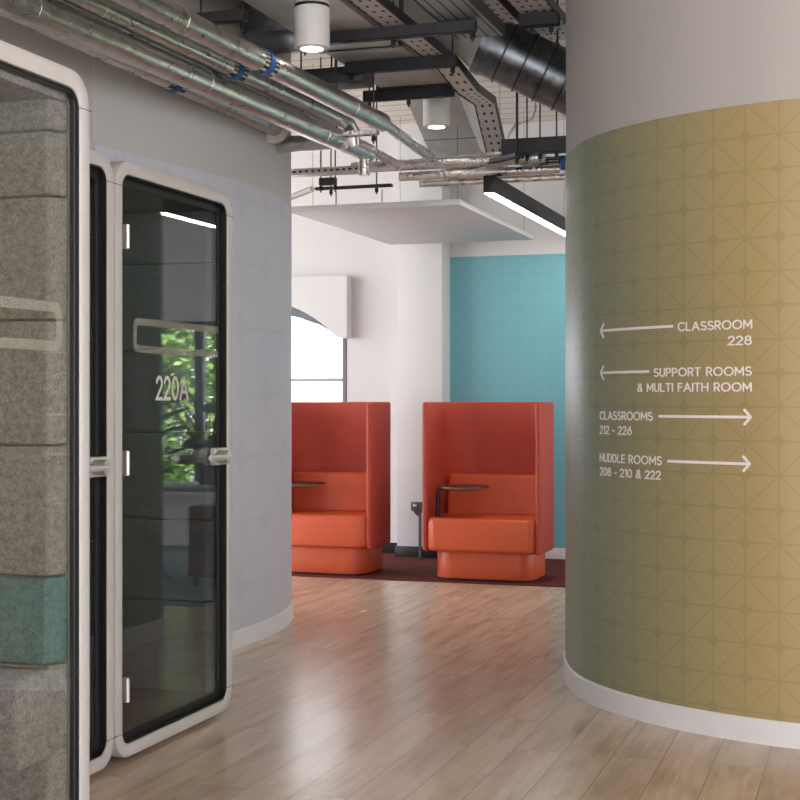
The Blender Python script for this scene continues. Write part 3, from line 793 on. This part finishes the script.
def rail_px(label, x0, x1, y0, z, rods, **kw):    # channel square across the hall
    a, bb = AB(at(x0, y0, z)); a1 = px_a(x1, bb)
    return hanger_rail(label, W(a, bb, z), W(a1, bb, z), rods, **kw), bb
_, br1 = rail_px('nearest dark channel under the rectangular duct and trays', 300, 476, 41, 3.33, (.03, .54, .98), h=.062)
_, br2 = rail_px('second dark channel under the rectangular duct and trays', 346, 456, 69, 3.33, (.04, .97), h=.07)
_, br3 = rail_px('third dark channel under the end of the rectangular duct', 364, 454, 97, 3.33, (.06, .5), h=.07)
rail_px('dark channel over the silver pipe rack, upper left', 196, 246, 20, 3.34, (.93, .1), h=.06)
rail_px('thin bright channel carrying the ends of the pipe rack', 334, 378, 135, 2.95, (.06, .9), h=.03, m='foil2', group=None)
rail_px('small channel on rods beside the curved left wall', 320, 336, 182, 2.92, (.05, .95), h=.05)
rail_px('dark broad channel beyond the spiral duct, meeting the ochre wall', 503, 590, 148, 3.06, (.17, .28, .43, .62), h=.10, dp=.09)
hanger_rail('slanting thin channel below the sloped grey duct', at(450, 173, 2.98), at(518, 153.5, 3.0), (.98,), h=.03)
rail_px('long thin channel low over the hung white panel', 316, 392, 189, 2.93, (.2, .8), h=.02)

# rectangular duct along the hall
def box_thing(name, label, cat, a0, a1, b0, b1, z0, z1, m, part='casing', group=None):
    p = thing(name, label, cat, W((a0+a1)/2, (b0+b1)/2, z0), -AL, group)
    MB().box((0, 0, (z1-z0)/2), (a1-a0, b1-b0, z1-z0), .004).done(part, m, p); return p
ad1 = AB(at(430, 68, 3.37))[0]; ad0 = ad1-.46
p = box_thing('rectangular_duct', 'wide flat galvanised duct resting on dark channels', 'duct', ad0, ad1, 5.2, br3+.12, 3.368, 3.70, 'galv')
for bb in (6.4, 7.6, 8.6): MB().ring([(ad0-ad0-.23-.02, 0, -.008), (.25, 0, -.008), (.25, 0, .33), (-.25, 0, .33)], [(-.23, 0, 0), (.23, 0, 0), (.23, 0, .32), (-.23, 0, .32)], (0, .03, 0)).done('duct_flange', 'galvdark', p).location = (0, bb-(5.2+br3+.12)/2, 0)
q_ = AB(at(300, 24, 3.42)); p = box_thing('branch_duct', 'dark branch duct crossing behind the nearer downlight', 'duct', q_[0]-.36, ad0-.005, q_[1]+.02, q_[1]+.5, 3.40, 3.74, 'galvdark')
q_ = AB(at(320, 84, 3.26)); p = box_thing('black_box_beam', 'black boxed beam behind the nearer downlight, above the pipe rack', 'beam', px_a(284, q_[1]), px_a(362, q_[1]), q_[1], q_[1]+.2, 3.26, 3.355, 'charcoal')
for s in (-.22, -.02): MB().tube([(s, .1, .095), (s, .1, CEIL-3.26)], .006, 8).done('threaded_rod', 'charcoal', p)

# sloped box duct with round diffuser collar
fb = AB(at(430, 154, 3.152)); fa1 = px_a(481, fb[1])
ft = AB(at(417, 100, 3.426))
p = thing('sloped_duct', 'pale grey box duct sloping down behind the farther downlight', 'duct', W((fb[0]+fa1)/2, fb[1], 3.152), -AL)
hw = (fa1-fb[0])/2; dy = ft[1]-fb[1]
prof = [(dy*1.3, .37), (dy, .274), (0, 0), (.40, 0), (.40, .37)]
MB().prism([(-hw, y, z) for y, z in prof], (2*hw, 0, 0), .004).done('casing', 'galv', p)
MB().box((0, dy*.26, .072), (2*hw+.008, .006, .006)).done('seam', 'galvdark', p)
MB().lathe([(.0, -.052), (.088, -.052), (.092, -.045), (.092, .0)], 32, (hw*.25, .20, 0)).done('round_collar', 'white', p)

# spiral duct
q0, q1 = atY(490, 46, 8.5), atY(640, 117, 8.5)
mid = (q0+q1)/2; d = (q1-q0); L = d.length; u = d.normalized()
p = thing('spiral_duct', 'large dark round spiral duct slanting down behind the ochre wall', 'duct', mid)
MB().tube([q0-mid, q1-mid], .178, 40).done('duct_tube', 'galvdark', p)
for t in (.10, .235, .37, .50, .66, .82): MB().tube([q0-mid+d*t-u*.006, q0-mid+d*t+u*.006], .186, 40).done('seam_rib', 'iron', p)
MB().tube([q0-mid-u*.05, q0-mid+u*.01], .188, 40).done('end_collar', 'galvdark', p)
MB().tube([q0-mid-u*.04, q0-mid-u*.16, q0-mid-u*.30+Vector((0, .05, .0))], .15, 28, radii=[.172, .13, .11]).done('reducer', 'galv', p)
for t in (.45, .8): MB().tube([q0-mid+d*t+Vector((0, 0, .18)), q0-mid+d*t+Vector((0, 0, CEIL-(q0+d*t).z))], .006, 8).done('threaded_rod', 'charcoal', p)

# cable trays
def tray(label, pts, w, m='tray', side=.045, group='cable trays'):
    mid = pts[len(pts)//2].copy(); pts = [p-mid for p in pts]
    p = thing('cable_tray', label, 'cable tray', mid, 0, group); X = Vector((CA, -SA, 0))
    bm = bmesh.new(); uv = bm.loops.layers.uv.new('UVMap'); s = 0.; prev = None; n = len(pts)
    base = MB(); sides = [MB(), MB()]
    rows = []
    for i, q in enumerate(pts):
        t = (pts[min(i+1, n-1)]-pts[max(i-1, 0)]).normalized(); nn = X.cross(t).normalized()
        if i: s += (q-pts[i-1]).length
        rows.append((q, nn, s))
    def sheet(bm_, lo, hi, su):
        pass
    R = []
    for q, nn, s in rows:
        R.append(([bm.verts.new(q-X*w/2), bm.verts.new(q+X*w/2), bm.verts.new(q+X*w/2+nn*.003), bm.verts.new(q-X*w/2+nn*.003)], s))
    for (r0, s0), (r1, s1) in zip(R, R[1:]):
        for k in range(4):
            j = (k+1) % 4; f = bm.faces.new((r0[k], r0[j], r1[j], r1[k]))
            uu = [0, w, w, 0]
            for lp, u_, v_ in zip(f.loops, (uu[k], uu[j], uu[j], uu[k]), (s0, s0, s1, s1)): lp[uv].uv = (u_+.5, v_)
    bmesh.ops.recalc_face_normals(bm, faces=bm.faces)
    b = MB(); b.bm.free(); b.bm = bm; b.done('tray_bed', m, p, smooth=False)
    for sg in (-1, 1):
        bm = bmesh.new(); R = []
        for q, nn, s in rows:
            o = q+X*sg*w/2; R.append([bm.verts.new(o-nn*.006), bm.verts.new(o+X*sg*.006-nn*.006), bm.verts.new(o+X*sg*.006+nn*side), bm.verts.new(o+nn*side)])
        for r0, r1 in zip(R, R[1:]):
            for k in range(4): j = (k+1) % 4; bm.faces.new((r0[k], r0[j], r1[j], r1[k]))
        bm.faces.new(R[0]); bm.faces.new(R[-1][::-1]); bmesh.ops.recalc_face_normals(bm, faces=bm.faces)
        b = MB(); b.bm.free(); b.bm = bm; b.done('tray_side', 'iron', p, smooth=False)
    return p
zt = 3.366
a_t, b_t = AB(at(447, 66, zt))
T0 = W(a_t, 4.8, zt); T1 = W(a_t, b_t, zt)
tray('perforated cable tray stepping down past the dark channels to the sloped duct', [T0, T1, at(468, 92, 3.28), at(485, 104, 3.30), at(496, 152, 3.10)], .13)
a_t, b_t = AB(at(482, 37, zt))
tray('broad ribbed cable tray beside the spiral duct', [W(a_t, 4.8, zt), W(a_t, b_t, zt)], .25, 'rib', .06)
a_t, b_t = AB(at(508, 24, 3.55))
tray('dark raised cable tray at the top, above the spiral duct', [W(a_t, 4.8, 3.56), W(a_t, b_t, 3.56)], .12, 'tray', .09)
a_t, b_t = AB(at(546, 36, 3.5))
tray('pale perforated tray behind the spiral duct, next to the ochre wall', [W(a_t, 5.6, 3.58), W(a_t, b_t+.4, 3.58)], .2, 'tray', .05)
rail_px('black channel above the spiral duct beside the ochre wall', 520, 559, 22, 3.53, (.3, .8), h=.07, dp=.06)
pa = at(288, 175, 2.95); a_t, b_t = AB(pa)
q = W(a_t, b_t, 2.96); q2 = W(px_a(362, b_t), b_t, 2.96)
p = thing('wall_tray', 'slotted tray seen edge-on between the left wall and the foil pipes', 'cable tray', (q+q2)/2, -AL)
Lq = (q2-q).length; k = MB().box((0, 0, 0), (Lq, .1, .045), .003).done('tray_bed', 'galv', p)
for i in range(12): MB().box((-Lq/2+(i+.5)*Lq/12, -.051, .0), (Lq/30, .004, .014)).done('slot', 'black', p)
# white tube and white cable
pt = [at(286, 199, 2.80), at(300, 195, 2.80), at(312, 189, 2.84)]
p = pipe('short white tube angled out beside the left wall above the panel', pt[0], pt[2], .022, 'white', name='white_tube')
cb = [atY(507, 141, 10.0), atY(511, 131, 10.0), atY(518, 124, 10.0), atY(526, 122, 10.0), atY(533, 119, 10.0), atY(536, 110, 10.0), atY(535, 90, 10.0)]
mid = cb[3].copy(); k = MB().tube([c-mid for c in cb], .011, 10).done('white_cable', 'white'); k.location = mid
tag(k, 'white cable curling down to the dark broad channel', 'cable')

# ================================================================ BEYOND: what the booth door mirrors
n_ = Vector((CA, -SA, 0)); P0 = W(PA-.045, 5.)
def mirrored(x, y, Y):
    v = atY(x, y, Y); d = (v-P0).dot(n_); return v-2*d*n_
a_d = -.25
p = thing('desk', 'grey topped desk under the far right window, seen in the booth door', 'desk', W(a_d, 9.75, .006), -AL)
MB().box((0, 0, .72), (1.7, .75, .03), .006).done('desk_top', 'desk', p)
for sx in (-.78, .78):
    for sy in (-.3, .3): MB().box((sx, sy, .353), (.05, .05, .706), .004).done('leg', 'charcoal', p)
p = thing('pedestal', 'maroon drawer pedestal on castors beside the far desk, seen in the booth door', 'drawer pedestal', W(-.86, 9.78, .006), -AL)
MB().box((0, 0, .33), (.42, .5, .52), .006).done('carcass', 'maroon', p)
for z in (.16, .33, .5): MB().box((0, -.255, z), (.40, .012, .15), .003).done('drawer', 'maroon', p)
for sx in (-.17, .17):
    for sy in (-.2, .2): MB().lathe([(.012, .035), (.012, .07)], 10, (sx, sy, 0)).tube([(sx-.012, sy, .03), (sx+.012, sy, .03)], .03, 16).done('castor', 'black', p)
# potted plant on the desk
p = thing('potted_plant', 'dark leafy pot plant on the far desk, seen in the booth door', 'plant', W(-.66, 9.85, .741), -AL)
MB().lathe([(.07, 0), (.10, .16), (.09, .16), (.08, .12)], 24).done('pot', 'terra', p)
k = MB(); st = MB()
for i in range(34):
    a = i*2.4; hh = .08+.5*random.random(); sp = .10+.22*random.random()
    tip = Vector((math.cos(a)*sp, math.sin(a)*sp, .12+hh)); st.tube([(0, 0, .1), tip*.5+Vector((0, 0, .12)), tip], .006, 6)
    L = .24; dr = Vector((math.cos(a), math.sin(a), -.3)).normalized(); sd_ = Vector((-math.sin(a), math.cos(a), 0))
    prev = None
    pts = [(tip+dr*L*t_, .065*math.sin(math.pi*min(.98, t_+.05))**.7) for t_ in (0, .25, .5, .75, 1)]
    vs = [(k.bm.verts.new(c-sd_*w_), k.bm.verts.new(c+sd_*w_)) for c, w_ in pts]
    for v0, v1 in zip(vs, vs[1:]): k.bm.faces.new((v0[0], v0[1], v1[1], v1[0]))
k.done('leaf', 'leafdark', p); st.done('stem', 'leafdark', p)

# outside
g = MB().box((0, 21.5, -.25), (60, 18.0, .1)).done('ground_outside', 'grass'); struct(orient(g))
def tree(label, a, bb, h, r, n):
    p = thing('tree', label, 'tree', W(a, bb, -.2), 0, 'trees outside the far right window')
    MB().tube([(0, 0, 0), (.05, 0, h*.3), (0, .06, h*.62), (.02, 0, h*.9)], .1, 10, True, [.13, .1, .07, .03]).done('trunk', 'bark', p)
    k = MB()
    for i in range(n):
        v = Vector((random.gauss(0, 1), random.gauss(0, 1), random.gauss(0, 1))).normalized()*(random.random()**.45)
        c = Vector((v.x*r, v.y*r, h*.55+v.z*h*.52)); s = random.uniform(.04, .085)
        x = Vector((random.uniform(-1, 1), random.uniform(-1, 1), random.uniform(-1, 1))).normalized(); y = x.orthogonal().normalized()
        vs = [k.bm.verts.new(c+x*s), k.bm.verts.new(c+y*s*.5), k.bm.verts.new(c-x*s), k.bm.verts.new(c-y*s*.5)]; k.bm.faces.new(vs)
    k.done('crown', 'leaf', p, smooth=False)
tree('leafy green tree left of centre in the far right window, seen in the booth door', 2.8, 15.8, 3.5, .85, 9000)
tree('leafy green tree right of centre in the far right window, seen in the booth door', 4.2, 16.5, 4.6, 1.25, 6000)
tree('leafy green tree farthest behind the far right window, seen in the booth door', 5.6, 19.5, 5.0, 1.4, 2600)
p = thing('building', 'white rendered building with grey blue windows outside the arched window', 'building', W(-7.5, 26, -.2), -AL)
MB().box((0, 0, 4.0), (9, 3, 8.0)).done('facade', 'render', p)
for x in (-3.2, -2.39, -1.93, -1.1, .2, 1.5):
    for z in (2.9, 4.6): MB().box((x, -1.505, z), (.32, .04, .34), .01).done('pane', 'bluewin', p)

# ================================================================ light, camera, world
w = bpy.data.worlds.new('sky'); S.world = w; w.use_nodes = True
nt = w.node_tree; bg = nt.nodes['Background']
tc = nt.nodes.new('ShaderNodeTexCoord'); sp = nt.nodes.new('ShaderNodeSeparateXYZ'); nt.links.new(tc.outputs['Generated'], sp.inputs[0])
rp = nt.nodes.new('ShaderNodeValToRGB'); rp.color_ramp.elements[0].position = .45; rp.color_ramp.elements[1].position = .75
mr = nt.nodes.new('ShaderNodeMath'); mr.operation = 'MULTIPLY_ADD'; mr.inputs[1].default_value = .5; mr.inputs[2].default_value = .5
nt.links.new(sp.outputs[2], mr.inputs[0]); nt.links.new(mr.outputs[0], rp.inputs[0])
rp.color_ramp.elements[0].color = (.95, .97, 1., 1); rp.color_ramp.elements[1].color = (.78, .88, 1., 1)
nt.links.new(rp.outputs[0], bg.inputs[0]); bg.inputs[1].default_value = 6.0

sl = bpy.data.lights.new('sun', 'SUN'); sl.energy = 15.; sl.angle = math.radians(.6); sl.color = (1, .98, .95)
so = link(bpy.data.objects.new('sun', sl)); dsun = W(-.25, .75, -1.25); so.rotation_euler = dsun.to_track_quat('-Z', 'Y').to_euler()
cam = bpy.data.cameras.new('camera'); co = link(bpy.data.objects.new('camera', cam))
co.location = (0, 0, EYE); co.rotation_euler = (math.radians(90), 0, 0); cam.sensor_width = 36; cam.lens = 36*F/800; cam.clip_end = 200
S.camera = co
S.view_settings.view_transform = 'Standard'; S.view_settings.look = 'None'; S.view_settings.exposure = 0.33; S.view_settings.gamma = 1.0
S.view_settings.use_curve_mapping = False
